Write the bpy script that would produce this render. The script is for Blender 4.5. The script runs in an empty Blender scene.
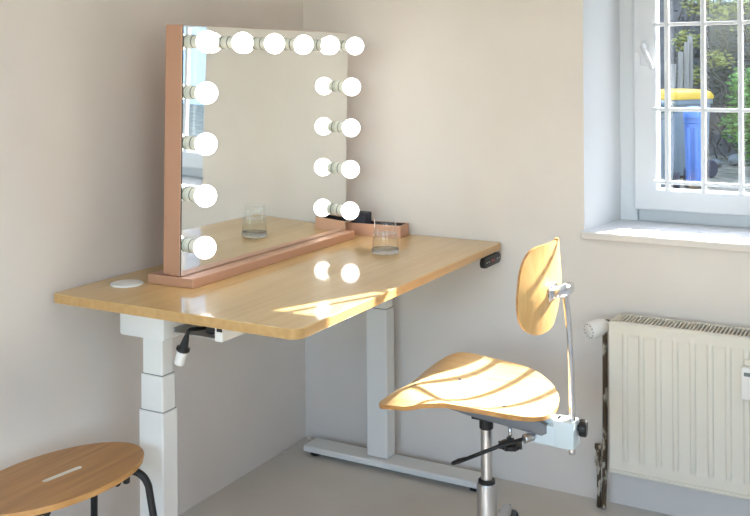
import bpy, bmesh, math, random
from mathutils import Vector, Matrix
random.seed(7)
C = bpy.context.scene.collection
PI = math.pi

# ------------------------------------------------------------------ materials
def lin(r, g, b):
    f = lambda c: (c/255/12.92) if c/255 <= .04045 else ((c/255+.055)/1.055)**2.4
    return (f(r), f(g), f(b), 1)

def mat(name, col, rough=.5, metal=0, coat=0, coat_rough=.1, emit=0, spec=.5, trans=0, ior=1.45,
        noise=0, nscale=20, col2=None, bump=0, bscale=60, stretch=(1, 1, 1), nlo=.35, nhi=.65, detail=4):
    m = bpy.data.materials.new(name); m.use_nodes = True
    nt = m.node_tree; p = nt.nodes['Principled BSDF']
    I = p.inputs
    I['Base Color'].default_value = col; I['Roughness'].default_value = rough
    I['Metallic'].default_value = metal; I['Coat Weight'].default_value = coat
    I['Coat Roughness'].default_value = coat_rough; I['Specular IOR Level'].default_value = spec
    I['Transmission Weight'].default_value = trans; I['IOR'].default_value = ior
    if emit:
        I['Emission Color'].default_value = col; I['Emission Strength'].default_value = emit
    if col2 is not None or bump:
        tc = nt.nodes.new('ShaderNodeTexCoord'); mp = nt.nodes.new('ShaderNodeMapping')
        mp.inputs['Scale'].default_value = stretch
        nt.links.new(tc.outputs['Object'], mp.inputs['Vector'])
    if col2 is not None:
        n = nt.nodes.new('ShaderNodeTexNoise'); n.inputs['Scale'].default_value = nscale
        n.inputs['Detail'].default_value = detail
        r = nt.nodes.new('ShaderNodeValToRGB')
        r.color_ramp.elements[0].position = nlo; r.color_ramp.elements[1].position = nhi
        r.color_ramp.elements[0].color = col; r.color_ramp.elements[1].color = col2
        nt.links.new(mp.outputs[0], n.inputs['Vector']); nt.links.new(n.outputs['Fac'], r.inputs['Fac'])
        nt.links.new(r.outputs['Color'], I['Base Color'])
    if bump:
        n2 = nt.nodes.new('ShaderNodeTexNoise'); n2.inputs['Scale'].default_value = bscale
        n2.inputs['Detail'].default_value = 3
        b = nt.nodes.new('ShaderNodeBump'); b.inputs['Strength'].default_value = bump; b.inputs['Distance'].default_value = .01
        nt.links.new(mp.outputs[0], n2.inputs['Vector']); nt.links.new(n2.outputs['Fac'], b.inputs['Height'])
        nt.links.new(b.outputs[0], I['Normal'])
    return m

def wood(name, c1, c2, axis='y', rough=.35, coat=0, coat_rough=.1, staves=0, spec=.5):
    """stretched grain plus, optionally, narrow glued staves of slightly different tone"""
    m = bpy.data.materials.new(name); m.use_nodes = True
    nt = m.node_tree; p = nt.nodes['Principled BSDF']; I = p.inputs
    I['Roughness'].default_value = rough; I['Coat Weight'].default_value = coat
    I['Coat Roughness'].default_value = coat_rough; I['Specular IOR Level'].default_value = spec
    tc = nt.nodes.new('ShaderNodeTexCoord'); mp = nt.nodes.new('ShaderNodeMapping')
    mp.inputs['Scale'].default_value = {'y': (30, 1.6, 30), 'x': (1.6, 30, 30), 'z': (30, 30, 1.6)}[axis]
    nt.links.new(tc.outputs['Object'], mp.inputs['Vector'])
    n = nt.nodes.new('ShaderNodeTexNoise'); n.inputs['Scale'].default_value = 2.2; n.inputs['Detail'].default_value = 5
    nt.links.new(mp.outputs[0], n.inputs['Vector'])
    r = nt.nodes.new('ShaderNodeValToRGB')
    r.color_ramp.elements[0].position = .3; r.color_ramp.elements[1].position = .7
    r.color_ramp.elements[0].color = c1; r.color_ramp.elements[1].color = c2
    fac = n.outputs['Fac']
    if staves:
        br = nt.nodes.new('ShaderNodeTexBrick')
        mp2 = nt.nodes.new('ShaderNodeMapping'); mp2.inputs['Rotation'].default_value = (0, 0, PI/2 if axis == 'y' else 0)
        nt.links.new(tc.outputs['Object'], mp2.inputs['Vector']); nt.links.new(mp2.outputs[0], br.inputs['Vector'])
        br.inputs['Color1'].default_value = (.34, .34, .34, 1); br.inputs['Color2'].default_value = (.64, .64, .64, 1)
        br.inputs['Mortar'].default_value = (.44, .44, .44, 1)
        br.inputs['Scale'].default_value = 1; br.inputs['Mortar Size'].default_value = .0004
        br.inputs['Brick Width'].default_value = .42; br.inputs['Row Height'].default_value = staves
        mx = nt.nodes.new('ShaderNodeMix'); mx.data_type = 'FLOAT'; mx.inputs[0].default_value = .4
        nt.links.new(n.outputs['Fac'], mx.inputs[2]); nt.links.new(br.outputs['Color'], mx.inputs[3])
        fac = mx.outputs[0]
    nt.links.new(fac, r.inputs['Fac']); nt.links.new(r.outputs['Color'], I['Base Color'])
    return m

def pane_mat(name, tint=(.97, .985, .98, 1)):
    m = bpy.data.materials.new(name); m.use_nodes = True
    nt = m.node_tree; nt.nodes.clear()
    o = nt.nodes.new('ShaderNodeOutputMaterial'); t = nt.nodes.new('ShaderNodeBsdfTransparent')
    t.inputs['Color'].default_value = tint
    g = nt.nodes.new('ShaderNodeBsdfGlossy'); g.inputs['Roughness'].default_value = .01
    f = nt.nodes.new('ShaderNodeFresnel'); f.inputs['IOR'].default_value = 1.45
    ge = nt.nodes.new('ShaderNodeNewGeometry')      # the far face of a pane is reached without bending: no second reflection there
    inv = nt.nodes.new('ShaderNodeMath'); inv.operation = 'SUBTRACT'; inv.inputs[0].default_value = 1
    mu = nt.nodes.new('ShaderNodeMath'); mu.operation = 'MULTIPLY'
    nt.links.new(ge.outputs['Backfacing'], inv.inputs[1]); nt.links.new(f.outputs[0], mu.inputs[0]); nt.links.new(inv.outputs[0], mu.inputs[1])
    mx = nt.nodes.new('ShaderNodeMixShader')
    nt.links.new(mu.outputs[0], mx.inputs[0]); nt.links.new(t.outputs[0], mx.inputs[1]); nt.links.new(g.outputs[0], mx.inputs[2])
    nt.links.new(mx.outputs[0], o.inputs['Surface'])
    return m

M = {}
M['wall'] = mat('wall_plaster', lin(233, 225, 217), .75, bump=.12, bscale=14, col2=lin(229, 220, 211), nscale=3, spec=.25)
M['reveal'] = mat('reveal_white_paint', lin(222, 224, 227), .6, bump=.08, bscale=12, spec=.3)
M['ceiling'] = mat('ceiling_paint', lin(240, 238, 234), .8)
M['floor'] = mat('floor_grey_paint', lin(220, 213, 203), .42, bump=.05, bscale=9, col2=lin(214, 207, 196), nscale=4, spec=.4)
M['desk'] = wood('bamboo_top', lin(200, 161, 98), lin(216, 181, 121), 'y', .4, 0.75, .06, .042)
M['deskedge'] = wood('bamboo_edge', lin(190, 146, 88), lin(208, 168, 110), 'y', .4, .5, .12, .03)
M['powder'] = mat('white_powder_coat', lin(236, 234, 229), .42, spec=.4)
M['ply'] = wood('birch_plywood', lin(224, 184, 128), lin(236, 202, 150), 'x', .38, .35, .15)
M['plyv'] = wood('birch_plywood_back', lin(222, 172, 104), lin(234, 190, 126), 'z', .36, .4, .15)
M['plyedge'] = wood('plywood_edge', lin(186, 126, 66), lin(212, 158, 92), 'x', .45, .1)
M['oak'] = wood('stool_wood', lin(168, 120, 68), lin(194, 144, 88), 'y', .42, .2, .2)
M['oakedge'] = wood('stool_wood_edge', lin(188, 136, 76), lin(208, 158, 98), 'y', .5)
M['traygrey'] = mat('tray_grey', lin(166, 164, 160), .5)
M['slotpale'] = mat('pale_slot_edge', lin(240, 230, 212), .6)  # slot wall set paler than the rest of the seat
M['rose'] = mat('rose_gold_anodised', lin(208, 162, 134), .42, .4, spec=.5)
M['mirror'] = mat('mirror_silver', (.86, .88, .86, 1), .0, 1)
M['mirror_edge'] = mat('mirror_glass_edge', lin(70, 76, 74), .25)
M['bulb'] = mat('opal_bulb_glow', (1, .985, .96, 1), .3, emit=4.2)
M['socket'] = mat('socket_cream', lin(206, 206, 192), .4)
M['ring'] = mat('socket_dark_ring', lin(70, 66, 60), .4)
M['black'] = mat('black_plastic', lin(34, 33, 33), .4)
M['blacksteel'] = mat('black_steel', lin(38, 38, 40), .35, .2)
M['navy'] = mat('navy_leatherette', lin(48, 52, 64), .5)
M['chrome'] = mat('chrome', (.78, .78, .8, 1), .1, 1)
M['satin'] = mat('satin_steel', (.62, .62, .63, 1), .28, 1)
M['greysteel'] = mat('grey_painted_steel', lin(120, 121, 126), .4, .15)
M['darkgrey'] = mat('dark_grey_plastic', lin(92, 92, 94), .45)
M['paleblue'] = mat('pale_grey_bracket_paint', lin(214, 224, 226), .4)
M['rad'] = mat('radiator_enamel', lin(224, 217, 202), .38, spec=.45)
M['radin'] = mat('radiator_inside', lin(150, 132, 104), .7)
M['knob'] = mat('white_valve_plastic', lin(236, 232, 226), .4)
M['pipe'] = mat('peeling_pipe_paint', lin(84, 68, 50), .75, col2=lin(196, 184, 166), nscale=52, nlo=.52, nhi=.6, bump=.5, bscale=50, stretch=(1, 1, .45))
M['frame'] = mat('window_frame_paint', lin(220, 222, 226), .35, spec=.4)
M['pane'] = pane_mat('window_pane')
M['glass'] = mat('tumbler_glass', (1, 1, 1, 1), 0, trans=1, ior=1.45)
M['glassbase'] = mat('thick_glass_base', (1, 1, 1, 1), .22, trans=1, ior=1.45, bump=.6, bscale=160)
M['clear'] = pane_mat('tumbler_wall', (.985, .99, .985, 1))
M['clearwater'] = pane_mat('water', (.97, .985, .98, 1))
M['display'] = mat('panel_display', lin(150, 52, 40), .4, emit=.25)
M['whitemark'] = mat('panel_marks', lin(190, 190, 190), .5)
M['wire'] = mat('grommet_plastic', lin(236, 235, 230), .45)
M['lcd'] = mat('meter_display', lin(120, 126, 124), .3)
M['ground'] = mat('garden_soil', lin(151, 138, 116), .95, col2=lin(112, 102, 81), nscale=6)
M['housewall'] = mat('neighbour_render', lin(98, 93, 91), .9, col2=lin(81, 76, 74), nscale=8)
M['blockergrey'] = mat('sky_blocker_grey_blue', lin(186, 194, 208), .9)  # for the added house block; tone picked for the mirror's blue strip
M['oldwood'] = wood('weathered_boards', lin(104, 97, 90), lin(134, 126, 116), 'z', .8)
M['twig'] = mat('hedge_twigs', lin(84, 75, 66), .9)
M['leaf_pale'] = mat('leaf_yellow_green', lin(140, 136, 69), .7, col2=lin(112, 110, 69), nscale=5)
M['leaf_grey'] = mat('leaf_dull', lin(86, 84, 72), .8, col2=lin(66, 60, 54), nscale=5)
M['leaf_green'] = mat('leaf_green', lin(80, 112, 50), .6, col2=lin(110, 140, 66), nscale=6)
M['bin_grey'] = mat('bin_grey_plastic', lin(104, 110, 114), .5)
M['bin_dark'] = mat('bin_green_lid', lin(55, 70, 70), .5)
M['bin_blue'] = mat('bin_blue_plastic', lin(84, 116, 178), .45)
M['bin_yellow'] = mat('bin_yellow_lid', lin(179, 141, 30), .45)
M['tyre'] = mat('wheel_rubber', lin(52, 48, 56), .7)
M['stone'] = mat('garden_stone', lin(126, 122, 117), .9, col2=lin(102, 99, 94), nscale=12)
M['roofw'] = mat('white_fascia', lin(198, 198, 198), .6)

# ------------------------------------------------------------------ mesh helpers
def box(bm, x0, x1, y0, y1, z0, z1, bev=0, seg=2, mi=0, mtx=None):
    b = bmesh.new()
    bmesh.ops.create_cube(b, size=1)
    for v in b.verts:
        v.co = Vector(((x0+x1)/2+v.co.x*(x1-x0), (y0+y1)/2+v.co.y*(y1-y0), (z0+z1)/2+v.co.z*(z1-z0)))
    if bev:
        bmesh.ops.bevel(b, geom=b.edges[:], offset=bev, segments=seg, affect='EDGES', profile=.5)
    join(bm, b, mi, mtx)

def join(bm, b, mi=0, mtx=None):
    vm = {}
    for v in b.verts:
        vm[v] = bm.verts.new(mtx @ v.co if mtx else v.co)
    for f in b.faces:
        try:
            nf = bm.faces.new([vm[v] for v in f.verts]); nf.material_index = f.material_index or mi; nf.smooth = f.smooth
        except ValueError: pass
    b.free()

def frame_axes(d):
    d = d.normalized()
    a = Vector((0, 0, 1)) if abs(d.z) < .9 else Vector((1, 0, 0))
    u = d.cross(a).normalized(); return u, d.cross(u).normalized()

def rings_to(bm, rings, cap0=True, cap1=True, mi=0, smooth=True, close=True):
    vs = [[bm.verts.new(p) for p in r] for r in rings]
    n = len(vs[0])
    for i in range(len(vs)-1):
        for j in range(n if close else n-1):
            f = bm.faces.new((vs[i][j], vs[i][(j+1) % n], vs[i+1][(j+1) % n], vs[i+1][j])); f.smooth = smooth; f.material_index = mi
    if cap0: f = bm.faces.new(vs[0][::-1]); f.material_index = mi
    if cap1: f = bm.faces.new(vs[-1]); f.material_index = mi
    return vs

def lathe(bm, base, axis, prof, n=28, mi=0, cap=True):
    """prof: (distance along axis, radius)"""
    base = Vector(base); axis = Vector(axis).normalized(); u, w = frame_axes(axis)
    rings = [[base+axis*h+(u*math.cos(2*PI*k/n)+w*math.sin(2*PI*k/n))*max(r, 1e-5) for k in range(n)] for h, r in prof]
    rings_to(bm, rings, cap, cap, mi)

def cyl(bm, a, b, r, r2=None, n=24, mi=0, bev=0):
    a = Vector(a); b = Vector(b); L = (b-a).length; r2 = r if r2 is None else r2
    if bev: prof = [(0, r-bev), (bev, r), (L-bev, r2), (L, r2-bev)]
    else: prof = [(0, r), (L, r2)]
    lathe(bm, a, b-a, prof, n, mi)

def smooth_path(pts, sub=6):
    P = [Vector(p) for p in pts]; out = []
    for i in range(len(P)-1):
        p0 = P[max(i-1, 0)]; p1 = P[i]; p2 = P[i+1]; p3 = P[min(i+2, len(P)-1)]
        for k in range(sub):
            t = k/sub
            out.append(.5*((2*p1)+(p2-p0)*t+(2*p0-5*p1+4*p2-p3)*t*t+(3*p1-p0-3*p2+p3)*t**3))
    out.append(P[-1]); return out

def tube(bm, pts, r, n=12, mi=0, flat=None):
    P = [Vector(p) for p in pts]; rings = []
    u = None
    for i, p in enumerate(P):
        d = (P[min(i+1, len(P)-1)]-P[max(i-1, 0)]).normalized()
        if u is None: u, w = frame_axes(d)
        else:
            u = (u-d*u.dot(d)).normalized(); w = d.cross(u).normalized()
        rr = r[i] if isinstance(r, (list, tuple)) else r
        k2 = flat if flat else 1
        rings.append([p+u*math.cos(2*PI*k/n)*rr+w*math.sin(2*PI*k/n)*rr*k2 for k in range(n)])
    rings_to(bm, rings, True, True, mi)

def prism(bm, poly, z0, z1, bev=0, mi=0, side_mi=None, axis='z'):
    b = bmesh.new()
    def pt(p, z):
        return {'z': (p[0], p[1], z), 'y': (p[0], z, p[1]), 'x': (z, p[0], p[1])}[axis]
    lo = [b.verts.new(pt(p, z0)) for p in poly]; hi = [b.verts.new(pt(p, z1)) for p in poly]
    n = len(poly)
    b.faces.new(lo[::-1]); b.faces.new(hi)
    for i in range(n):
        f = b.faces.new((lo[i], lo[(i+1) % n], hi[(i+1) % n], hi[i]))
        if side_mi is not None: f.material_index = side_mi
    bmesh.ops.recalc_face_normals(b, faces=b.faces[:])
    if bev:
        es = [e for e in b.edges if any(len(f.verts) > 4 or f.normal.dot(Vector(pt((0, 0), 1)).normalized()) > .9 or f.normal.dot(Vector(pt((0, 0), 1)).normalized()) < -.9 for f in e.link_faces)]
        bmesh.ops.bevel(b, geom=es, offset=bev, segments=2, affect='EDGES', profile=.5)
    join(bm, b, mi)

def rounded(x0, x1, y0, y1, r, n=8):
    if not isinstance(r, (list, tuple)): r = [r]*4
    out = []
    for (cx, cy, a0), rr in zip(((x1, y1, 0), (x0, y1, 90), (x0, y0, 180), (x1, y0, 270)), r):
        ox = cx-rr if cx == x1 else cx+rr; oy = cy-rr if cy == y1 else cy+rr
        for k in range(n+1):
            a = math.radians(a0+90*k/n); out.append((ox+rr*math.cos(a), oy+rr*math.sin(a)))
    return out

ORG = {}
def finish(name, bm, mats, parent=None, org=None, auto=None):
    bmesh.ops.recalc_face_normals(bm, faces=bm.faces[:])
    o = Vector(org) if org is not None else (ORG[parent.name] if parent else Vector((0, 0, 0)))
    for v in bm.verts: v.co -= o
    me = bpy.data.meshes.new(name); bm.to_mesh(me); bm.free()
    ob = bpy.data.objects.new(name, me); C.objects.link(ob)
    for m in (mats if isinstance(mats, (list, tuple)) else [mats]): me.materials.append(m)
    if auto:
        for p in me.polygons: p.use_smooth = True
        try: me.set_sharp_from_angle(angle=math.radians(auto))
        except Exception: pass
    if parent: ob.parent = parent
    else: ob.location = o
    ORG[ob.name] = o
    return ob

def thing(name, loc, label, cat, group=None):
    o = bpy.data.objects.new(name, None); o.empty_display_size = .05; C.objects.link(o)
    o.location = loc; o['label'] = label; o['category'] = cat
    if group: o['group'] = group
    ORG[o.name] = Vector(loc); return o

def tag(o, label, cat, group=None):
    o['label'] = label; o['category'] = cat
    if group: o['group'] = group
    return o

def structure(o, label=None, cat=None):
    o['kind'] = 'structure'
    if label: o['label'] = label
    if cat: o['category'] = cat
    return o

def NB(): return bmesh.new()

# ------------------------------------------------------------------ room shell
RX, RY, H = 3.9, -5.2, 2.75          # right wall, front wall, ceiling
WX0, WX1, WZ0, WZ1 = 1.112, 2.505, .887, 2.0
bm = NB(); box(bm, -.25, RX+.3, RY-.3, .42, -.15, 0)
structure(finish('floor', bm, M['floor']), 'smooth grey painted concrete floor of the room', 'floor')
bm = NB(); box(bm, -.25, RX+.3, RY-.3, .42, H, H+.15)
structure(finish('ceiling', bm, M['ceiling']), 'white ceiling above the room', 'ceiling')
bm = NB(); box(bm, -.25, 0, RY-.3, 0, 0, H)
structure(finish('wall_left', bm, M['wall']), 'warm white plaster wall the desk stands along', 'wall')
bm = NB()
# wall round the window; faces that look into the window opening are the white reveal
b = NB(); prism(b, [(-.25, 0), (WX0, 0), (WX0+.042, .30), (WX0+.042, .42), (-.25, .42)], 0, H); b.normal_update()
for f in b.faces:
    f.material_index = 1 if f.normal.x > .5 else 0
join(bm, b)
b = NB(); prism(b, [(WX1, 0), (RX+.3, 0), (RX+.3, .42), (WX1-.042, .42), (WX1-.042, .30)], 0, H); b.normal_update()
for f in b.faces: f.material_index = 1 if f.normal.x < -.5 else 0
join(bm, b)
box(bm, WX0, WX1, 0, .42, 0, WZ0-.024)
b = NB(); box(b, WX0, WX1, 0, .42, WZ1, H); b.normal_update()
for f in b.faces: f.material_index = 1 if f.normal.z < -.5 else 0
join(bm, b)
structure(finish('wall_back', bm, [M['wall'], M['reveal']]), 'warm white plaster wall with the deep window recess', 'wall')
RY0, RY1, RZ_0, RZ_1 = -4.7, -2.9, .8, 2.4  # opening for an added, unseen window that brightens the left wall
bm = NB(); box(bm, RX, RX+.3, RY-.3, RY0, 0, H); box(bm, RX, RX+.3, RY1, 0, 0, H)
box(bm, RX, RX+.3, RY0, RY1, 0, RZ_0); box(bm, RX, RX+.3, RY0, RY1, RZ_1, H)
structure(finish('wall_right', bm, M['wall']), 'right wall of the room with an added fill window', 'wall')
bm = NB()
for k in range(3): box(bm, RX+.12, RX+.18, RY0+(RY1-RY0-.06)*k/2, RY0+(RY1-RY0-.06)*k/2+.06, RZ_0, RZ_1, .004)
for z in (RZ_0, RZ_1-.06): box(bm, RX+.12, RX+.18, RY0+.06, RY1-.06, z, z+.06, .004)
w3 = structure(finish('fill_window_right', bm, M['frame']), 'added white window in the right wall, out of view, for fill light', 'window')
bm = NB(); box(bm, RX+.146, RX+.152, RY0+.05, RY1-.05, RZ_0+.05, RZ_1-.05); finish('window_pane', bm, M['pane'], w3)
FX0, FX1, FZ0, FZ1 = .35, 2.95, .75, 2.45
bm = NB(); box(bm, -.25, FX0, RY-.3, RY, 0, H); box(bm, FX1, RX+.3, RY-.3, RY, 0, H)
box(bm, FX0, FX1, RY-.3, RY, 0, FZ0); box(bm, FX0, FX1, RY-.3, RY, FZ1, H)
structure(finish('wall_front', bm, M['wall']), 'wall behind the viewpoint with an added wide fill window', 'wall')
# window added behind the viewpoint, out of view, for broad soft fill light
bm = NB()
for k in range(4): box(bm, FX0+(FX1-FX0-.06)*k/3, FX0+(FX1-FX0-.06)*k/3+.06, RY-.18, RY-.12, FZ0, FZ1, .004)
for z in (FZ0, FZ1-.06): box(bm, FX0+.06, FX1-.06, RY-.18, RY-.12, z, z+.06, .004)
w2 = structure(finish('fill_window_front', bm, M['frame']), 'added wide white window behind the viewpoint for soft fill light', 'window')
bm = NB(); box(bm, FX0+.05, FX1-.05, RY-.152, RY-.146, FZ0+.05, FZ1-.05); finish('window_pane', bm, M['pane'], w2)

# window sill: white top, plaster coloured nosing
bm = NB()
box(bm, WX0-.008, WX1+.008, -.022, .31, WZ0-.024, WZ0, .004)
s = structure(finish('trim_1', bm, [M['reveal'], M['wall']]), 'white window sill striped with sunlight', 'window sill')
for p in s.data.polygons:
    if p.normal.y < -.6 or p.normal.z < -.6: p.material_index = 1

# main window: fixed frame, two glazed casements, glazing bars, panes, handles
fx0, fx1 = WX0+.040, WX1-.040
bm = NB()
box(bm, fx0, fx0+.062, .30, .40, WZ0-.02, WZ1+.01, .004); box(bm, fx1-.062, fx1, .30, .40, WZ0-.02, WZ1+.01, .004)
box(bm, fx0+.05, fx1-.05, .325, .40, WZ0-.02, .945, .004); box(bm, fx0+.05, fx1-.05, .30, .40, 1.965, WZ1+.01, .004)
box(bm, 1.835, 1.848, .30, .40, .93, 1.98)
win = structure(finish('window_1', bm, M['frame']), 'white casement window with glazing bars', 'window')
SX = [(1.208, 1.835), (1.848, 2.41)]
for x0, x1 in SX:
    bm = NB()
    box(bm, x0, x0+.081, .275, .335, .93, 1.975, .006); box(bm, x1-.074, x1, .275, .335, .93, 1.975, .006)
    box(bm, x0+.07, x1-.07, .275, .335, .93, 1.004, .006); box(bm, x0+.07, x1-.07, .275, .335, 1.836, 1.975, .006)
    sash = finish('casement', bm, M['frame'], win)
    bm = NB()
    gx0, gx1 = x0+.074, x1-.074
    k = 0
    xs = [1.327, 1.4475, 1.568, 1.716] if x0 < 1.5 else [gx0+.045+.108*i for i in range(4)]
    for x in xs: box(bm, x-.0075, x+.0075, .258, .282, 1.0, 1.84, .003)
    for z in (1.031, 1.284, 1.579, 1.795): box(bm, gx0-.004, gx1+.004, .26, .28, z-.0062, z+.0062, .003)
    finish('glazing_bars', bm, M['frame'], sash)
    bm = NB(); box(bm, gx0-.01, gx1+.01, .302, .308, .995, 1.845)
    finish('window_pane', bm, M['pane'], sash)
# lever handle on the left casement
bm = NB()
box(bm, 1.236, 1.262, .268, .277, 1.435, 1.52, .004)
cyl(bm, (1.249, .27, 1.505), (1.249, .235, 1.505), .009)
tube(bm, smooth_path([(1.249, .237, 1.507), (1.258, .234, 1.488), (1.272, .235, 1.455), (1.283, .238, 1.425)]), [.009]*18+[.0075], flat=.8)
finish('window_handle', bm, M['frame'], win, auto=40)

# ------------------------------------------------------------------ standing desk
ZD = .827
desk = thing('standing_desk', (.42, -.65, 0), 'bamboo topped standing desk on white telescopic legs along the left wall', 'desk')
bm = NB()
prism(bm, rounded(.02, .82, -1.286, -.008, [.012, .012, .012, .034]), ZD-.026, ZD, .0022, 0, 1)
finish('tabletop', bm, [M['desk'], M['deskedge']], desk)
bm = NB()
lathe(bm, (.122, -1.106, ZD), (0, 0, 1), [(-.004, .036), (.0, .046), (.003, .0455), (.0042, .043), (.0042, .012), (.0038, .0)], 40)
g = finish('cable_grommet', bm, M['wire'], desk); g['label'] = 'round white plastic cable cap'

def column(x0, y0, stops, zt):
    """telescopic leg: three nested sections, widest at the bottom; one mesh per section"""
    parts = []
    w, d = .084, .060
    zs = [.04]+stops+[zt]
    names = 3
    root = None
    for i in range(len(zs)-1):
        ins = .0038*i
        bm = NB(); box(bm, x0+ins, x0+w-ins, y0+ins, y0+d-ins, zs[i]-(.02 if i else 0), zs[i+1], .004)
        o = finish('leg_column' if i == 0 else 'leg_section', bm, M['powder'], root or desk)
        if root is None: root = o
        if i < len(zs)-2:
            bm = NB(); e = .0004
            box(bm, x0+ins+.003, x0+w-ins-.003, y0+ins+.003, y0+d-ins-.003, zs[i+1], zs[i+1]+.002)
            finish('glide_ring', bm, M['greysteel'], root)
    return root
column(.250, -1.2, [.523, .619], .735)
column(.345, -.128, [.572, .66], .755)
def foot(x0, x1, y0, y1):
    bm = NB()
    prism(bm, [(y0, .016), (y0, .029), (y0+.005, .035), (y1-.005, .035), (y1, .029), (y1, .016)], x0, x1, 0, axis='x')
    f = finish('foot', bm, M['powder'], desk)
    for x in (x0+.035, x1-.035):
        bm = NB(); cyl(bm, (x, (y0+y1)/2-.016, 0), (x, (y0+y1)/2-.016, .017), .021)
        finish('levelling_pad', bm, M['black'], f)
foot(.088, .80, -.150, -.055)
foot(.02, .72, -1.213, -1.127)
# support arms under the top
def arm(x0, x1, x2, y0, y1):
    """deep head piece over the column that runs on as a slim rail under the top"""
    bm = NB()
    prism(bm, [(x0, .801), (x0, .724), (x0+.002, .720), (x0+.006, .718), (x1-.004, .718), (x1, .722), (x1, .801)], y0, y1, .002, axis='y')
    box(bm, x1-.002, x2, y0+.055, y1, .776, .801, .002)
    finish('support_arm', bm, M['powder'], desk, auto=40)
arm(.190, .344, .64, -1.206, -1.125)
arm(.24, .44, .72, -.133, -.055)
for x in (.23, .32):
    bm = NB(); box(bm, x-.02, x+.02, -1.13, -.12, .772, .801, .003); finish('crossbar', bm, M['powder'], desk)
# open cable box with white end plate under the near edge
bm = NB()
box(bm, .385, .525, -1.215, -1.095, .748, .752, .001); box(bm, .385, .525, -1.099, -1.093, .752, .776); box(bm, .385, .389, -1.215, -1.099, .752, .762)
tray = finish('cable_tray', bm, M['traygrey'], desk); tray['label'] = 'open grey cable tray'
bm = NB(); box(bm, .525, .550, -1.222, -1.090, .746, .776, .003); box(bm, .525, .550, -1.222, -1.155, .775, .801, .003); finish('end_plate', bm, M['powder'], tray)
bm = NB(); box(bm, .533, .549, -1.224, -1.220, .772, .782, .001); finish('socket', bm, M['black'], tray)
bm = NB(); box(bm, .478, .522, -1.20, -1.156, .754, .80, .006); finish('junction', bm, M['black'], tray)
# height control panel at the far end of the front edge
bm = NB(); prism(bm, rounded(-.172, -.022, .762, .797, .0172), .806, .824, .003, axis='x')
cp = finish('control_panel', bm, M['black'], desk, auto=40); cp['label'] = 'small black button panel'
bm = NB()
for y in (-.150, -.131, -.058, -.040):
    bm = NB(); box(bm, .824, .8246, y-.0035, y+.0035, .778, .782); finish('button', bm, M['whitemark'], cp)
bm = NB(); box(bm, .824, .8246, -.110, -.084, .777, .783); finish('display', bm, M['display'], cp)

# dangling plug below the near edge
pl = thing('power_plug', (.43, -1.21, .66), 'black plug in a pale socket dangling under the near desk edge', 'plug')
bm = NB(); tube(bm, smooth_path([(.470, -1.150, .760), (.450, -1.190, .762), (.442, -1.218, .764), (.437, -1.223, .750)]), .0048, 10)
finish('cord', bm, M['black'], pl)
bm = NB(); d = Vector((-.34, -.02, -1)).normalized()
p0 = Vector((.438, -1.223, .754))
lathe(bm, p0, d, [(0, .005), (.012, .008), (.026, .0105), (.036, .0115), (.039, .0180), (.045, .0180), (.0465, .0165)], 20)
finish('plug_body', bm, M['black'], pl)
bm = NB(); q = p0+d*.047
lathe(bm, q, d, [(0, .0135), (.004, .014), (.034, .0135), (.038, .0115)], 20)
finish('socket_body', bm, M['powder'], pl)

# ------------------------------------------------------------------ vanity mirror with bulbs
vm = thing('vanity_mirror', (.25, -.62, ZD), 'large rose gold tabletop mirror edged with fourteen glowing globe bulbs', 'mirror')
bm = NB(); box(bm, .166, .330, -1.069, -.178, ZD, ZD+.027, .0025)
finish('base', bm, M['rose'], vm)
ROT = Matrix.Translation((.25, -.62, ZD+.0272)) @ Matrix.Rotation(math.radians(-.75), 4, 'Z') @ Matrix.Rotation(math.radians(1.3), 4, 'Y') @ Matrix.Translation((-.25, .62, -ZD-.0272))
bm = NB(); box(bm, .221, .2825, -1.062, -.178, ZD+.0285, 1.561, .003, mtx=ROT)
finish('frame', bm, M['rose'], vm)
bm = NB(); box(bm, .2825, .2862, -1.060, -.180, ZD+.030, 1.5595, mtx=ROT)
bm.faces.ensure_lookup_table(); bmesh.ops.recalc_face_normals(bm, faces=bm.faces[:])
for f in bm.faces: f.material_index = 0 if f.normal.x > .9 else 1
finish('mirror_glass', bm, [M['mirror'], M['mirror_edge']], vm)
spots = [(-1.027+.1605*i, 1.514) for i in range(6)]
for z in (1.371, 1.228, 1.083, .938): spots += [(-1.027, z), (-.243, z)]
first = None
for y, z in spots:
    if first is None:
        base = ROT @ Vector((.2862, y, z)); ax = ROT.to_3x3() @ Vector((1, 0, 0))
        bm = NB(); lathe(bm, base, ax, [(0, .0205), (.003, .0205), (.006, .0185), (.013, .0185), (.016, .0185), (.033, .0165), (.039, .0165)], 28)
        so = finish('bulb_socket', bm, M['socket'], vm)
        bm = NB(); lathe(bm, base, ax, [(.0115, .0188), (.0117, .0192), (.0138, .0192), (.014, .0188)], 28)
        rg = finish('socket_ring', bm, M['ring'], so)
        bm = NB(); R = .0315; c = .057
        prof = [(.033, .0155)]+[(c-R*math.cos(a), R*math.sin(a)) for a in [math.radians(t) for t in range(32, 181, 8)]]
        lathe(bm, base, ax, prof, 32)
        bu = finish('globe_bulb', bm, M['bulb'], so)
        first = (so, (rg, bu), base)
    else:
        so0, kids, b0 = first
        c = so0.copy(); C.objects.link(c); c.parent = vm
        c.location = (ROT @ Vector((.2862, y, z)))-b0
        for kch in kids:
            kc = kch.copy(); C.objects.link(kc); kc.parent = c

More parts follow.
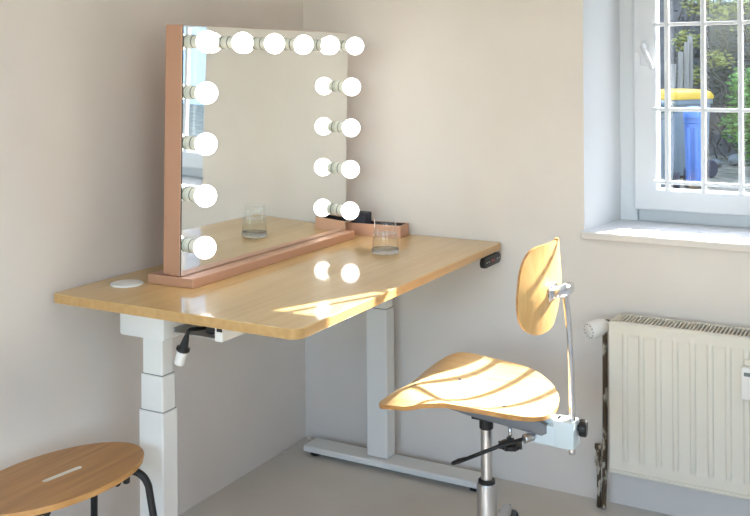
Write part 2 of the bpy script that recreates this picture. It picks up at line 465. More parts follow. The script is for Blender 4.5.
# ------------------------------------------------------------------ tray, dark case, tumbler
ang = math.radians(5)
TM = Matrix.Translation((.474, -.102, ZD)) @ Matrix.Rotation(ang, 4, 'Z')
tr = thing('organizer_tray', (.40, -.07, ZD), 'rose gold open tray in the corner of the desk behind the mirror', 'tray')
bm = NB()   # local: x from -.2..0 along the front, y 0..0.085 depth
L, D, HH, T = .215, .078, .044, .003
box(bm, -L, 0, 0, T, .002, HH, .0008, mtx=TM); box(bm, -L, 0, D-T, D, .002, HH, .0008, mtx=TM)
box(bm, -L, -L+T, T, D-T, .002, HH, mtx=TM); box(bm, -T, 0, T, D-T, .002, HH, mtx=TM)
box(bm, -L, 0, 0, D, 0, .004, mtx=TM)
finish('shell', bm, M['rose'], tr)
bm = NB(); e = .0006
box(bm, -L+T, -T, T, T+.0015, .005, HH-.002, mtx=TM); box(bm, -L+T, -T, D-T-.0015, D-T, .005, HH-.002, mtx=TM)
box(bm, -L+T, -L+T+.0015, T, D-T, .005, HH-.002, mtx=TM); box(bm, -T-.0015, -T, T, D-T, .005, HH-.002, mtx=TM)
box(bm, -L+T, -T, T, D-T, .004, .0055, mtx=TM); box(bm, -.105, -.102, T, D-T, .005, HH-.004, mtx=TM)
finish('lining', bm, M['black'], tr)
bm = NB(); box(bm, -.188, -.142, .012, .068, .006, .079, .004, mtx=TM)
tag(finish('makeup_case', bm, M['navy'], org=(.325, -.08, ZD+.006)), 'dark navy box standing in the rose gold tray', 'box')

GX, GY = .556, -.367
gl = thing('drinking_glass', (GX, GY, ZD), 'clear tapered tumbler half full of water on the desk', 'glass')
bm = NB()
lathe(bm, (GX, GY, ZD+.0005), (0, 0, 1), [(.0145, .0445), (.05, .0412), (.113, .0348), (.1136, .0342), (.113, .0336), (.05, .0400), (.0145, .0433)], 48, cap=False)
tb = finish('tumbler', bm, M['clear'], gl)
bm = NB()
lathe(bm, (GX, GY, ZD+.0005), (0, 0, 1), [(0, .0), (0, .041), (.002, .0445), (.006, .0452), (.0145, .0446), (.0145, .0425), (.012, .036), (.011, 0)], 48, cap=False)
finish('glass_base', bm, M['glassbase'], gl)
bm = NB()
lathe(bm, (GX, GY, ZD+.0005), (0, 0, 1), [(.0155, 0), (.0155, .0424), (.05, .0395), (.066, .0381), (.0655, .036), (.0655, 0)], 48, cap=False)
finish('water', bm, M['clearwater'], gl)

# ------------------------------------------------------------------ swivel chair
CX, CY = 1.034, -.645
ch = thing('swivel_chair', (CX, CY, 0), 'plywood work chair with chrome column facing the desk in the sun', 'chair')
def seat_z(x, t):
    f = max(0, min(1, (1.0-x)/.14)); f = f*f*(3-2*f)
    z = .512+(.95-.45*f)*t*t+.030*f
    z -= .050*max(0, (.872-x)/.100)**1.7
    if t < 0: z -= .03*f*max(0, (-t-.09)/.1)**2
    z -= .006*max(0, (x-1.12)/.1)
    return z
def seat_pt(r, a):
    c, s_ = math.cos(a), math.sin(a)
    n = (3.8 if s_ < 0 else 2.7) if c < 0 else 2.35
    sx = math.copysign(abs(c)**(2/n), c); sy = math.copysign(abs(s_)**(2/n), s_)
    x = 1.003+(.225 if sx > 0 else .240)*sx*r
    w = .206+.012*(1.0-x)/.2
    return x, (w*sy)*r
bm = NB(); NA, NR = 72, 14; TH = .0125
top = []; bot = []
for i in range(1, NR+1):
    r = i/NR; rt = []; rb = []
    for k in range(NA):
        x, t = seat_pt(r, 2*PI*k/NA); z = seat_z(x, t)
        rt.append(bm.verts.new((x, CY+t, z))); 
        x2, t2 = seat_pt(r*(.992 if i == NR else 1), 2*PI*k/NA)
        rb.append(bm.verts.new((x2, CY+t2, seat_z(x2, t2)-TH)))
    top.append(rt); bot.append(rb)
c1 = bm.verts.new((1.005, CY, seat_z(1.005, 0))); c2 = bm.verts.new((1.005, CY, seat_z(1.005, 0)-TH))
for k in range(NA):
    k2 = (k+1) % NA
    bm.faces.new((c1, top[0][k], top[0][k2])).smooth = True; bm.faces.new((c2, bot[0][k2], bot[0][k])).smooth = True
    for i in range(NR-1):
        bm.faces.new((top[i][k], top[i+1][k], top[i+1][k2], top[i][k2])).smooth = True
        bm.faces.new((bot[i][k], bot[i][k2], bot[i+1][k2], bot[i+1][k])).smooth = True
    f = bm.faces.new((top[-1][k], bot[-1][k], bot[-1][k2], top[-1][k2])); f.material_index = 1; f.smooth = True
seat = finish('seat', bm, [M['ply'], M['plyedge']], ch, auto=50)
for x, t in ((.93, .055), (.93, -.075), (1.105, -.028), (1.11, -.062)):
    bm = NB(); z = seat_z(x, t); lathe(bm, (x, CY+t, z-.001), (0, 0, 1), [(0, .0055), (.0015, .0055), (.0022, .004), (.0022, 0)], 14)
    finish('screw', bm, M['greysteel'], seat)
# backrest shell
bm = NB()
BZ, BH, BW = .831, .120, .168
def back_pt(r, a, off):
    c, s_ = math.cos(a), math.sin(a); n = 5.5 if s_ > 0 else 2.7
    u = math.copysign(abs(c)**(2/n), c)*r; v = math.copysign(abs(s_)**(2/n), s_)*r
    t = .012+u*BW*(1-(.36 if u < 0 else .22)*max(0, v)**1.5-.05*max(0, -v)); z = BZ+v*BH
    x = 1.224-.040*u*u-.006*v*v+.010*v*abs(v)+.004*(1-abs(v))
    nx = Vector((1, .66*u, 0)).normalized()
    p = Vector((x, CY+t, z)); return p-nx*off
fr = []; bk = []; NR = 12
for i in range(1, NR+1):
    r = i/NR
    fr.append([bm.verts.new(back_pt(r*(.992 if i == NR else 1), 2*PI*k/NA, .011)) for k in range(NA)])
    bk.append([bm.verts.new(back_pt(r, 2*PI*k/NA, 0)) for k in range(NA)])
c1 = bm.verts.new(back_pt(0, 0, .011)); c2 = bm.verts.new(back_pt(0, 0, 0))
for k in range(NA):
    k2 = (k+1) % NA
    bm.faces.new((c1, fr[0][k], fr[0][k2])).smooth = True; bm.faces.new((c2, bk[0][k2], bk[0][k])).smooth = True
    for i in range(NR-1):
        bm.faces.new((fr[i][k], fr[i+1][k], fr[i+1][k2], fr[i][k2])).smooth = True
        bm.faces.new((bk[i][k], bk[i][k2], bk[i+1][k2], bk[i+1][k])).smooth = True
    f = bm.faces.new((fr[-1][k], bk[-1][k], bk[-1][k2], fr[-1][k2])); f.material_index = 1; f.smooth = True
finish('backrest', bm, [M['plyv'], M['plyedge']], ch, auto=50)
# chrome clip between backrest and bar
bm = NB()
prism(bm, [(1.228, .806), (1.258, .810), (1.280, .824), (1.280, .848), (1.262, .848), (1.246, .838), (1.228, .836)], CY-.018, CY+.018, .003, axis='y')
box(bm, 1.222, 1.231, CY-.03, CY+.03, .800, .842, .004)
clip = finish('backrest_clip', bm, M['chrome'], ch, auto=40)
bm = NB(); cyl(bm, (1.214, CY-.022, .818), (1.225, CY-.022, .818), .012, bev=.002); finish('rubber_buffer', bm, M['black'], clip)
# back bar
bm = NB()
tube(bm, smooth_path([(1.276, CY, .400), (1.277, CY, .47), (1.277, CY, .54), (1.275, CY, .64), (1.271, CY, .72), (1.265, CY, .78), (1.260, CY, .828)]), .0085, 16)
finish('back_bar', bm, M['chrome'], ch)
# bracket that carries the back bar
bm = NB()
box(bm, 1.165, 1.240, CY-.03, CY+.018, .420, .474, .006); box(bm, 1.232, 1.290, CY-.028, CY+.026, .418, .490, .006)
box(bm, 1.205, 1.25, CY-.018, CY+.02, .474, .490, .005)
br = finish('back_bracket', bm, M['paleblue'], ch, auto=40); br['label'] = 'pale grey steel bracket'
bm = NB(); lathe(bm, (1.288, CY+.010, .468), (1, .15, 0), [(0, .008), (.006, .008), (.006, .021), (.010, .0225), (.022, .0225), (.025, .019), (.025, 0)], 24)
finish('clamp_knob', bm, M['black'], br, auto=40)
bm = NB(); cyl(bm, (1.222, CY, .489), (1.222, CY, .4945), .009); finish('bolt', bm, M['satin'], br)
# seat carrier
bm = NB()
prism(bm, [(.86, .494), (.88, .482), (1.00, .464), (1.205, .446), (1.217, .453), (1.217, .474), (1.205, .482), (1.15, .490), (1.0, .4975), (.88, .500)], CY-.038, CY+.028, .003, axis='y')
sc = finish('seat_carrier', bm, M['greysteel'], ch, auto=40)
bm = NB(); box(bm, .838, .872, CY-.035, CY-.005, .480, .496, .003); box(bm, .84, .852, CY-.033, CY-.023, .472, .484, .003); box(bm, .872, .90, CY-.032, CY+.0, .488, .499, .002)
finish('front_hook', bm, M['black'], sc)
# height lever
bm = NB()
tube(bm, [(1.172, CY-.050, .440), (1.10, CY-.080, .414), (1.03, CY-.122, .384)], .0052, 10)
tube(bm, [(1.035, CY-.119, .386), (1.028, CY-.123, .3835), (1.01, CY-.132, .377), (.997, CY-.140, .372), (.992, CY-.143, .370)], [.005, .010, .013, .010, .003], 14, flat=.4)
lv = finish('height_lever', bm, M['black'], ch)
bm = NB(); cyl(bm, (1.165, CY-.06, .438), (1.180, CY-.031, .440), .0115, bev=.002); finish('lever_boss', bm, M['satin'], lv)
# tilt screw and star knob
bm = NB(); cyl(bm, (1.108, CY-.012, .455), (1.108, CY-.012, .405), .0055); 
ts = finish('tilt_screw', bm, M['satin'], ch)
bm = NB()
lathe(bm, (1.108, CY-.012, .416), (0, 0, -1), [(0, .010), (.008, .012), (.012, .026), (.016, .030), (.024, .030), (.028, .025), (.028, 0)], 30)
for k in range(8):
    a = 2*PI*k/8; cyl(bm, (1.108+.029*math.cos(a), CY-.012+.029*math.sin(a), .401), (1.108+.029*math.cos(a), CY-.012+.029*math.sin(a), .391), .005, n=10)
finish('tension_knob', bm, M['black'], ts, auto=40)
# column
bm = NB(); cyl(bm, (CX, CY, .424), (CX, CY, .463), .0195, bev=.003); box(bm, CX-.035, CX+.03, CY-.024, CY+.024, .452, .462, .002)
finish('column_collar', bm, M['black'], ch, auto=40)
bm = NB(); cyl(bm, (CX, CY, .25), (CX, CY, .43), .0158, n=32); finish('gas_spring', bm, M['satin'], ch, auto=40)
bm = NB(); cyl(bm, (CX, CY, .270), (CX, CY, .287), .0235, bev=.004); finish('column_seal', bm, M['black'], ch, auto=40)
bm = NB(); lathe(bm, (CX, CY, .052), (0, 0, 1), [(0, .034), (.05, .034), (.055, .0275), (.218, .0275), (.224, .026), (.224, 0)], 36); finish('outer_column', bm, M['satin'], ch, auto=30)
for k in range(5):
    a = math.radians(101+72*k); dx, dy = math.cos(a), math.sin(a)
    bm = NB()
    P = smooth_path([(CX+dx*.02, CY+dy*.02, .087), (CX+dx*.12, CY+dy*.12, .082), (CX+dx*.25, CY+dy*.25, .075), (CX+dx*.30, CY+dy*.30, .074)], 5)
    tube(bm, P, [.021-.005*i/(len(P)-1) for i in range(len(P))], 14)
    lg = finish('base_leg', bm, M['satin'], ch)
    cx_, cy_ = CX+dx*.31, CY+dy*.31; sx_, sy_ = -dy, dx
    bm = NB()
    for s_ in (-1, 1):
        cyl(bm, (cx_+sx_*.006*s_, cy_+sy_*.006*s_, .012), (cx_+sx_*.024*s_, cy_+sy_*.024*s_, .012), .030, n=28, bev=.003)
    cw = finish('caster', bm, M['black'], lg, auto=40)
    bm = NB()
    pts = [(-.030+.0, .028)]
    rr = [Vector((dx*math.cos(t)*.040, dy*math.cos(t)*.040, math.sin(t)*.040)) for t in [math.radians(v) for v in range(-5, 186, 12)]]
    ctr = Vector((cx_, cy_, .020))
    rings = []
    for v in rr:
        rings.append([ctr+v+Vector((sx_, sy_, 0))*(-.027), ctr+v*1.12+Vector((sx_, sy_, 0))*(-.022), ctr+v*1.12+Vector((sx_, sy_, 0))*.022, ctr+v+Vector((sx_, sy_, 0))*.027, ctr+v*.9+Vector((sx_, sy_, 0))*.02, ctr+v*.9+Vector((sx_, sy_, 0))*-.02])
    rings_to(bm, rings)
    cyl(bm, (cx_, cy_, .055), (cx_, cy_, .080), .011)
    finish('caster_hood', bm, M['darkgrey'], lg, auto=50)

ch.location = Vector(ch.location)+Vector((.0087, -.045, .018))

# ------------------------------------------------------------------ stool
SXc, SYc, SZ = .249, -1.4845, .45
st = thing('stool', (SXc, SYc, 0), 'low oval wooden stool on black tube legs in the foreground', 'stool')
rot = math.atan2(.135, .991)     # long axis nearly along the wall
def sl(u, v):                    # u along the long axis, v across
    return (SXc+u*math.sin(rot)+v*math.cos(rot), SYc+u*math.cos(rot)-v*math.sin(rot))
bm = NB(); NA2 = 80
def oval(a, k): return sl(.241*k*math.cos(a), .1435*k*math.sin(a))
def slot(a):
    hu, hw = .055, .0075
    c, s_ = math.cos(a), math.sin(a)
    return sl(.012+((hu-hw)*(1 if c > 0 else -1)+hw*c if abs(c) > .02 else 0), .004+hw*s_)
prof = [('o', 1.0, -.004), ('o', .994, 0), ('m', .6, .0), ('s', 0, 0), ('s', 0, -.016), ('m', .6, -.016), ('o', .975, -.016), ('o', .99, -.013), ('o', 1.0, -.004)]
vs = []
for kind, k, dz in prof[:-1]:
    row = []
    for i in range(NA2):
        a = 2*PI*(i+.5)/NA2
        if kind == 'o': x, y = oval(a, k)
        elif kind == 's': x, y = slot(a)
        else:
            x1_, y1_ = oval(a, .6); x2_, y2_ = slot(a); x, y = .7*x1_+.3*x2_, .7*y1_+.3*y2_
        row.append(bm.verts.new((x, y, SZ+dz)))
    vs.append(row)
for i in range(len(vs)):
    a, b_ = vs[i], vs[(i+1) % len(vs)]
    for j in range(NA2):
        f = bm.faces.new((a[j], a[(j+1) % NA2], b_[(j+1) % NA2], b_[j])); f.smooth = True
        f.material_index = 1 if i in (0, 7, 6) else (2 if i == 3 else 0)
finish('seat', bm, [M['oak'], M['oakedge'], M['slotpale']], st, auto=40)
# two bent tube frames: each end has a pair of legs joined by a bar under the seat
def leg_path(u, v, du, dv):
    p = lambda uu, vv, z: (*sl(uu, vv), z)
    return smooth_path([p(u*.55, v*.55, SZ-.0265), p(u*.86, v*.86, SZ-.027), p(u*1.0, v*1.0, SZ-.034), p(u+.28*du, v+.28*dv, SZ-.06), p(u+.42*du, v+.42*dv, SZ-.12), p(u+du, v+dv, .006)], 7)
for u, v, du, dv in ((.180, .080, .055, .062), (.180, -.092, .055, -.080), (-.180, .080, -.055, .062), (-.180, -.092, -.055, -.080)):
    bm = NB(); tube(bm, leg_path(u, v, du, dv), .0095, 14); lg = finish('leg', bm, M['blacksteel'], st)
    bm = NB(); x, y = sl(u+du, v+dv); cyl(bm, (x, y, 0), (x, y, .014), .0115, bev=.002); finish('foot_cap', bm, M['black'], lg)
bm = NB()
for s_ in (1, -1):
    tube(bm, [(*sl(.10*s_, -.075), SZ-.0265), (*sl(.10*s_, .105), SZ-.0265)], .0095, 12)
tube(bm, [(*sl(-.12, 0), SZ-.0265), (*sl(.12, 0), SZ-.0265)], .0085, 12)
finish('under_frame', bm, M['blacksteel'], st)
# rubber studs on the underside near the rim
for u, v in ((.125, .105), (-.125, .105), (.125, -.105), (-.125, -.105)):
    bm = NB(); x, y = sl(u, v); cyl(bm, (x, y, SZ-.036), (x, y, SZ-.016), .0085, bev=.002); finish('stud', bm, M['black'], st)

# ------------------------------------------------------------------ radiator
RX0, RX1, RZ0, RZ1 = 1.236, 2.42, .167, .638
YF, YB = -.165, -.05
ra = thing('radiator', (1.82, -.11, RZ0), 'cream white panel radiator mounted below the window', 'radiator')
bm = NB()
def step(v, a, b): t = max(0, min(1, (v-a)/(b-a))); return t*t*(3-2*t)
ridges = [1.2875+.0508*i for i in range(22)]
xs = [RX0+.003, RX0+.006, RX0+.014]
for c in ridges:
    xs += [c-.014, c-.0098, c-.0085, c-.0065, c-.005, c+.005, c+.0065, c+.0085, c+.0098, c+.014]
xs = [x for x in xs if x < RX1-.008]+[RX1-.003]
zs = [RZ0, RZ0+.004, RZ0+.012, RZ0+.0135, RZ0+.017, RZ0+.03, RZ0+.040, RZ0+.046, RZ0+.052, RZ0+.06, .35, RZ1-.046, RZ1-.040, RZ1-.035, RZ1-.030, RZ1-.018, RZ1-.014, RZ1-.0125, RZ1-.004, RZ1]
def yy(x, z):
    d = min(abs(x-c) for c in ridges)
    inside = (ridges[0]-.0141 <= x <= RX1-.03)*step(z, RZ0+.040, RZ0+.054)*(1-step(z, RZ1-.044, RZ1-.030))
    y = YF
    y += inside*(.003-.0065*(1-step(d, .0055, .0095)))       # pressed flutes standing proud of the flats
    if z > RZ1-.013 or z < RZ0+.0128: y -= .0045               # rolled lips along top and bottom
    if z in (RZ1, RZ0): y += .003
    return y
g = [[bm.verts.new((x, yy(x, z), z)) for x in xs] for z in zs]
for i in range(len(zs)-1):
    for j in range(len(xs)-1):
        f = bm.faces.new((g[i][j], g[i][j+1], g[i+1][j+1], g[i+1][j])); f.smooth = True
bk2 = [[bm.verts.new((x, YF+.012, z)) for x in (xs[0], xs[-1])] for z in (RZ0, RZ1)]
bm.faces.new([bk2[0][0], bk2[1][0], bk2[1][1], bk2[0][1]])
bm.faces.new([bk2[1][0]]+g[-1]+[bk2[1][1]]); bm.faces.new([bk2[0][1]]+g[0][::-1]+[bk2[0][0]])
bm.faces.new([g[i][0] for i in range(len(zs))]+[bk2[1][0], bk2[0][0]]); bm.faces.new([g[i][-1] for i in range(len(zs))][::-1]+[bk2[0][1], bk2[1][1]])
finish('front_panel', bm, M['rad'], ra, auto=32)
bm = NB(); box(bm, RX0, RX0+.012, YF+.003, YB, RZ0+.004, RZ1, .003); finish('side_panel', bm, M['rad'], ra)
bm = NB(); box(bm, RX1-.012, RX1, YF+.003, YB, RZ0+.004, RZ1, .003); finish('side_panel', bm, M['rad'], ra)
bm = NB(); box(bm, RX0+.012, RX1-.012, YB-.012, YB-.002, RZ0+.01, RZ1-.012, .002); finish('rear_panel', bm, M['rad'], ra)
bm = NB()
box(bm, RX0+.008, RX1-.008, YF+.004, YF+.018, RZ1-.006, RZ1+.0015, .0015); box(bm, RX0+.008, RX1-.008, YB-.008, YB, RZ1-.006, RZ1+.0015, .0015)
x = RX0+.024
while x < RX1-.02:
    box(bm, x-.0023, x+.0023, YF+.012, YB-.004, RZ1-.012, RZ1+.0005); x += .0113
box(bm, RX0+.006, RX0+.02, YF+.004, YB, RZ1-.006, RZ1+.0015, .001)
finish('top_grille', bm, M['rad'], ra)
bm = NB(); box(bm, RX0+.014, RX1-.014, YF+.014, YB-.014, RZ1-.06, RZ1-.045); finish('convector', bm, M['radin'], ra)
for x in (1.5, 2.15):
    bm = NB(); box(bm, x, x+.03, YB-.004, -.0005, .22, .58, .002); finish('wall_bracket', bm, M['rad'], ra)
bm = NB(); prism(bm, rounded(1.632, 1.678, .466, .560, .006), YF-.028, YF+.002, .004, axis='y')
hm = finish('heat_meter', bm, M['knob'], ra, auto=40); hm['label'] = 'white heat meter clipped to the front'
bm = NB(); box(bm, 1.640, 1.670, YF-.0286, YF-.0275, .535, .546, .0005); finish('meter_display', bm, M['lcd'], hm)
bm = NB(); box(bm, 1.640, 1.670, YF-.010, YF+.002, .560, .578, .002); finish('meter_hook', bm, M['rad'], hm)
# thermostat valve head: pale ribbed knob pointing out to the left
bm = NB()
vb = Vector((1.216, -.100, .612)); va = Vector((-.55, -.80, -.16)).normalized()
lathe(bm, vb, va, [(0, .012), (.008, .014), (.012, .021), (.03, .0265), (.07, .0275), (.076, .0255), (.076, .018), (.078, .015), (.078, 0)], 32)
u_, w_ = frame_axes(va)
tk = finish('thermostat_knob', bm, M['knob'], ra, auto=35)
bm = NB()
for k in range(12):
    a = 2*PI*k/12; c = vb+va*.0765+(u_*math.cos(a)+w_*math.sin(a))*.0218
    cyl(bm, c, c+va*.0012, .0019, n=8)
finish('dial_marks', bm, M['darkgrey'], tk)
# peeling supply pipe left of the radiator
hp = thing('heating_pipe', (1.19, -.06, 0), 'rusty heating pipe with peeling paint between wall and radiator', 'pipe')
bm = NB(); tube(bm, smooth_path([(1.224, -.098, .616), (1.210, -.080, .614), (1.199, -.066, .604), (1.1965, -.061, .58), (1.1955, -.06, .4), (1.194, -.06, .2), (1.192, -.06, .1), (1.188, -.06, .004)], 8), .0082, 14)
finish('supply_pipe', bm, M['pipe'], hp)
bm = NB(); tube(bm, [(1.173, -.06, .004), (1.174, -.06, .10), (1.172, -.06, .17)], .0072, 14)
rp = finish('return_pipe', bm, M['pipe'], hp)
bm = NB()
lathe(bm, (1.172, -.06, .135), (0, 0, 1), [(0, .010), (.01, .013), (.03, .013), (.036, .0095), (.055, .0095), (.06, .0125), (.072, .012), (.074, 0)], 18)
cyl(bm, (1.172, -.06, .160), (1.193, -.06, .160), .0105)
finish('pipe_union', bm, M['pipe'], hp, auto=40)

# crumbs of plaster along the foot of the walls near the corner
for i, (x, y, r, lab) in enumerate(((.012, -.17, .009, 'tiny white plaster chip on the floor against the left wall'), (.03, -.022, .011, 'tiny white plaster chip on the floor in the room corner'))):
    bm = NB(); bmesh.ops.create_icosphere(bm, subdivisions=2, radius=r)
    for v in bm.verts:
        k = 1+.3*math.sin(5*v.co.x/r+i)*math.cos(4*v.co.y/r); v.co = Vector((v.co.x*k, v.co.y*k*1.3, v.co.z*.6*k))
    lo = min(v.co.z for v in bm.verts)
    for v in bm.verts: v.co += Vector((x+.004, y, -lo))
    tag(finish('plaster_chip', bm, M['wall'], org=(x, y, 0)), lab, 'plaster chip', 'plaster chips by the wall')

# ------------------------------------------------------------------ garden beyond the window
GZ = .15
bm = NB(); box(bm, -25, 25, .45, 30, GZ-.1, GZ); box(bm, -25, 25, -30, RY-.35, GZ-.1, GZ); box(bm, RX+.35, 25, RY-.35, .45, GZ-.1, GZ)
structure(finish('ground', bm, M['ground']), 'pale sandy garden ground outside', 'ground')
bm = NB(); box(bm, -7.5, 2.4, 11.2, 15, GZ, 3.4)
structure(finish('wall_neighbour', bm, M['housewall']), 'dark shed wall at the far side of the garden', 'wall')
bm = NB(); prism(bm, [(2.6, GZ), (22, GZ), (22, 13), (9.2, 13), (9.2, 7.4), (2.6, 7.4)], 12.5, 16, axis='y')  # added block: holds sky off the reveal, tints the mirror reflection
structure(finish('wall_sky_blocker', bm, M['blockergrey']), 'added grey blue house wall that blocks sky and fills the mirror view', 'wall')
bm = NB(); prism(bm, [(11.0, 2.40), (11.0, 2.30), (11.2, 2.30), (15, 3.5), (15, 3.6)], -.72, 1.6, axis='x')
tag(finish('porch_roof', bm, M['roofw']), 'white roof edge at the top of the window view', 'roof')

def wheelie(x, y, w, d, h, body, lid, label, rz=0, wheel_side=None):
    t = thing('wheelie_bin', (x, y, GZ), label, 'bin', 'wheelie bins outside the window')
    MT = Matrix.Translation((x, y, GZ)) @ Matrix.Rotation(rz, 4, 'Z')
    bm = NB(); b = NB()
    rings = []
    for z, k in ((.05, .80), (.06, .82), (.5*h, .92), (h-.06, .98), (h-.055, 1.05), (h, 1.05)):
        rings.append([Vector((px, py, z)) for px, py in rounded(-w/2*k, w/2*k, -d/2*k, d/2*k, .05, 4)])
    rings_to(b, rings); join(bm, b, 0, MT)
    for s_ in (-1, 1):
        box(bm, s_*w*.22-.02, s_*w*.22+.02, -d/2*.97-.012, -d/2*.80, .1, h-.1, .006, mtx=MT)
    finish('body', bm, body, t, auto=40)
    bm = NB(); b = NB()
    rings = []
    for z, k in ((0, 1.10), (.035, 1.10), (.08, 1.0), (.105, .8), (.115, .3)):
        rings.append([Vector((px, py, h+z)) for px, py in rounded(-w/2*k, w/2*k, -d/2*k-.02, d/2*k, .06*k, 4)])
    rings_to(b, rings); join(bm, b, 0, MT)
    finish('lid', bm, lid, t, auto=40)
    bm = NB(); box(bm, -w*.35, w*.35, d/2+.03, d/2+.055, h-.03, h, .008, mtx=MT); finish('handle', bm, body, t)
    for s_ in (-1, 1):
        bm = NB(); cyl(bm, MT @ Vector((s_*(w/2-.03), d/2*.86, .1)), MT @ Vector((s_*(w/2+.025), d/2*.86, .1)), .1, n=28, bev=.012); finish('wheel', bm, M['tyre'], t, auto=40)
wheelie(-.22, 6.75, .40, .5, .82, M['bin_grey'], M['bin_dark'], 'grey wheelie bin with a dark green lid, nearest on the left', .12)
wheelie(.06, 7.3, .17, .3, .74, M['bin_blue'], M['bin_blue'], 'narrow blue wheelie bin between the two grey ones', .1)
wheelie(-.28, 8.25, .46, .6, .90, M['bin_grey'], M['bin_yellow'], 'grey wheelie bin with a bright yellow lid, farthest back', -.5)

def foliage(bm, n, ctr, rad, size, mi=0, seed=1, squash=1.0, shell=.35):
    rnd = random.Random(seed)
    for _ in range(n):
        a = rnd.uniform(0, 2*PI); c = rnd.uniform(-1, 1); r = (shell+(1-shell)*rnd.random())
        s_ = math.sqrt(1-c*c)
        p = Vector((ctr[0]+rad[0]*r*s_*math.cos(a), ctr[1]+rad[1]*r*s_*math.sin(a), ctr[2]+rad[2]*r*c))
        if p.z < GZ+.02: continue
        d = Vector((rnd.uniform(-1, 1), rnd.uniform(-1, 1), rnd.uniform(-.6, 1))).normalized()
        u, w = frame_axes(d); L = size*rnd.uniform(.6, 1.3); W = L*.42
        v = [p-u*L/2, p+w*W/2+d*L*.1, p+u*L/2, p-w*W/2+d*L*.1]
        f = bm.faces.new([bm.verts.new(q) for q in v]); f.material_index = mi
def twigs(bm, n, x0, x1, y0, y1, z0, z1, r=.008, seed=2):
    rnd = random.Random(seed)
    for _ in range(n):
        x = rnd.uniform(x0, x1); y = rnd.uniform(y0, y1); z = rnd.uniform(z0, z1-.3)
        P = [(x, y, z)]
        for k in range(4):
            x += rnd.uniform(-.14, .14); y += rnd.uniform(-.08, .08); z += rnd.uniform(.05, .24); P.append((x, y, z))
        tube(bm, P, [r, r*.9, r*.8, r*.6, r*.4], 5)
# overgrown hedge
hd = thing('hedge', (.6, 10.4, GZ), 'overgrown brownish hedge with pale yellow leaves behind the bins', 'hedge')
bm = NB(); twigs(bm, 260, -.75, 2.2, 10.0, 10.9, GZ, 2.7, .012); finish('twigs', bm, M['twig'], hd)
bm = NB()
for i in range(9): foliage(bm, 700, (-.5+.33*i, 10.55, 1.3), (.42, .4, 1.25), .075, 0, 10+i, shell=.1)
finish('dull_leaves', bm, M['leaf_grey'], hd)
bm = NB()
for i, (x, z, k) in enumerate(((-.35, 2.25, .3), (.0, 2.15, .42), (.3, 2.3, .3), (-.55, 1.75, .22), (-.15, 1.5, .2), (-.5, 1.3, .18), (.55, 1.9, .35))):
    foliage(bm, 170, (x, 10.05, z), (k, .25, k*.8), .085, 0, 40+i, shell=.1)
finish('pale_leaves', bm, M['leaf_pale'], hd)
# green shrub nearer on the right
sh = thing('shrub', (.55, 8.9, GZ), 'leafy bright green shrub at the right of the window view', 'shrub')
bm = NB(); twigs(bm, 40, .3, .9, 8.75, 9.1, GZ, 1.5, .01, 5); finish('stems', bm, M['twig'], sh)
bm = NB()
for i, (x, z, k, n) in enumerate(((.42, .95, .30, 900), (.30, .72, .26, 600), (.62, 1.15, .38, 1100), (.34, 1.22, .2, 380), (.5, .5, .28, 600), (.8, .8, .4, 800))):
    foliage(bm, n, (x, 8.9, z), (k, .3, k), .075, 0, 70+i, shell=.2)
finish('leaves', bm, M['leaf_green'], sh)
# leaning weathered boards
for i, (x, z1, ln) in enumerate(((-.62, 1.45, .05), (-.52, 1.6, .03), (-.44, 1.72, .02), (-.375, 1.8, .0))):
    bm = NB(); b = NB(); box(b, -.032, .032, -.012, .012, 0, z1-GZ, .004)
    join(bm, b, 0, Matrix.Translation((x, 9.3+.03*i, GZ)) @ Matrix.Rotation(ln, 4, 'Y'))
    lab = ['short grey weathered board, leftmost of the four upright boards', 'grey weathered board, second from left among the upright boards', 'grey weathered board, third from left among the upright boards', 'tallest grey weathered board, rightmost of the upright boards'][i]
    tag(finish('wooden_board', bm, M['oldwood'], org=(x, 9.3+.03*i, GZ)), lab, 'board', 'weathered boards by the hedge')
# low stone edging on the ground between bins and shrub
rnd = random.Random(3)
for i, (x, y, r) in enumerate(((.10, 9.9, .12), (.42, 9.95, .16), (-.12, 9.6, .08))):
    bm = NB(); bmesh.ops.create_icosphere(bm, subdivisions=3, radius=r)
    for v in bm.verts:
        n = v.co.normalized(); v.co = n*r*(1+.12*math.sin(7*n.x+i)*math.cos(5*n.y+2*i)); v.co.z *= .7; v.co += Vector((x, y, GZ+r*.55))
    for f in bm.faces: f.smooth = True
    tag(finish('garden_stone', bm, M['stone'], org=(x, y, GZ)), ['mid sized grey garden stone between the other two', 'largest grey garden stone, nearest the shrub', 'smallest grey garden stone, nearest the bins'][i], 'stone', 'stones by the shrub')

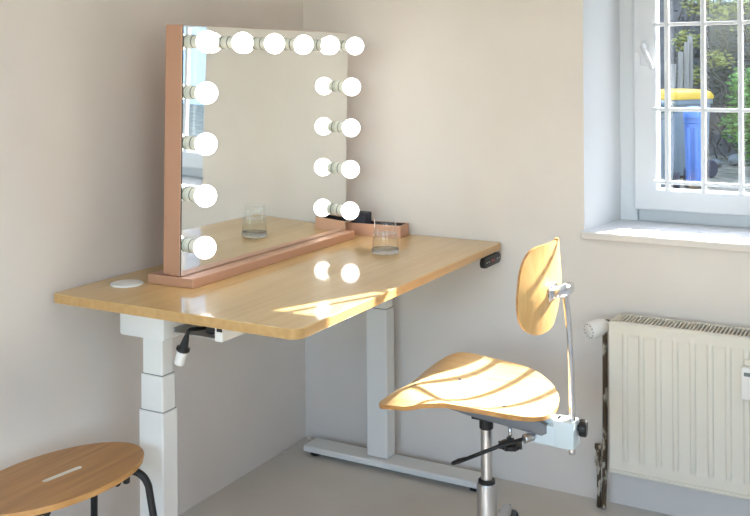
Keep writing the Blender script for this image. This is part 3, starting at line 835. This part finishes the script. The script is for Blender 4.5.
# ------------------------------------------------------------------ light
w = bpy.data.worlds.new('sky'); bpy.context.scene.world = w; w.use_nodes = True
nt = w.node_tree; bg = nt.nodes['Background']
sky = nt.nodes.new('ShaderNodeTexSky'); sky.sky_type = 'NISHITA'; sky.sun_disc = False
SD = Vector((-.435, -1, -.672)).normalized()
sky.sun_elevation = math.asin(-SD.z); sky.sun_rotation = math.atan2(.435, 1.0)
sky.air_density = 1.0; sky.dust_density = 2.0; sky.ozone_density = 1.0
nt.links.new(sky.outputs[0], bg.inputs['Color']); bg.inputs['Strength'].default_value = 1.5
sun = bpy.data.lights.new('sun', 'SUN'); sun.energy = 29.0; sun.color = (1, .955, .89); sun.angle = math.radians(.53)
so = bpy.data.objects.new('sun', sun); C.objects.link(so); so.rotation_euler = SD.to_track_quat('-Z', 'Y').to_euler(); so.location = (6, 10, 9)
def portal(name, loc, rot, sx, sy):
    l = bpy.data.lights.new(name, 'AREA'); l.shape = 'RECTANGLE'; l.size = sx; l.size_y = sy; l.energy = 1
    l.cycles.is_portal = True
    o = bpy.data.objects.new(name, l); C.objects.link(o); o.location = loc; o.rotation_euler = rot
portal('sky_portal', ((WX0+WX1)/2, .43, 1.44), (-PI/2, 0, 0), 1.4, 1.14)
portal('sky_portal', ((FX0+FX1)/2, RY-.31, (FZ0+FZ1)/2), (PI/2, 0, 0), FX1-FX0, FZ1-FZ0)
portal('sky_portal', (RX+.31, (RY0+RY1)/2, (RZ_0+RZ_1)/2), (0, PI/2, 0), RZ_1-RZ_0, RY1-RY0)
# ceiling lamp added out of view as warm fill light
cl = thing('fill_lamp', (2.3, -2.6, H), 'round white ceiling lamp added out of view as fill light', 'lamp')
bm = NB(); lathe(bm, (2.3, -2.6, H), (0, 0, -1), [(0, .10), (.03, .10), (.03, .0)], 32); finish('rose', bm, M['powder'], cl)
bm = NB(); lathe(bm, (2.3, -2.6, H-.03), (0, 0, -1), [(0, .2), (.03, .23), (.07, .2), (.085, .1), (.087, 0)], 40)
M['lamp'] = mat('fill_lamp_glow', (1, .94, .86, 1), .4, emit=12); finish('shade', bm, M['lamp'], cl)

# ------------------------------------------------------------------ camera
cam = bpy.data.cameras.new('camera'); cam.sensor_width = 36; cam.sensor_fit = 'HORIZONTAL'
cam.lens = 974.81/750*36; cam.shift_x = 1.23/750; cam.shift_y = -191.5/750
co = bpy.data.objects.new('camera', cam); C.objects.link(co)
yaw = .5068
fwd = Vector((-math.sin(yaw), math.cos(yaw), 0)); rt = Vector((math.cos(yaw), math.sin(yaw), 0)); up = Vector((0, 0, 1))
m3 = Matrix((rt, up, -fwd)).transposed()
m3 = m3 @ Matrix.Rotation(-.0064, 3, 'Z')
co.matrix_world = Matrix.Translation((2.0787, -3.1808, 1.4395)) @ m3.to_4x4()
S = bpy.context.scene; S.camera = co
S.view_settings.view_transform = 'Standard'; S.view_settings.look = 'None'; S.view_settings.gamma = 1
S.view_settings.use_curve_mapping = False; S.view_settings.exposure = .25
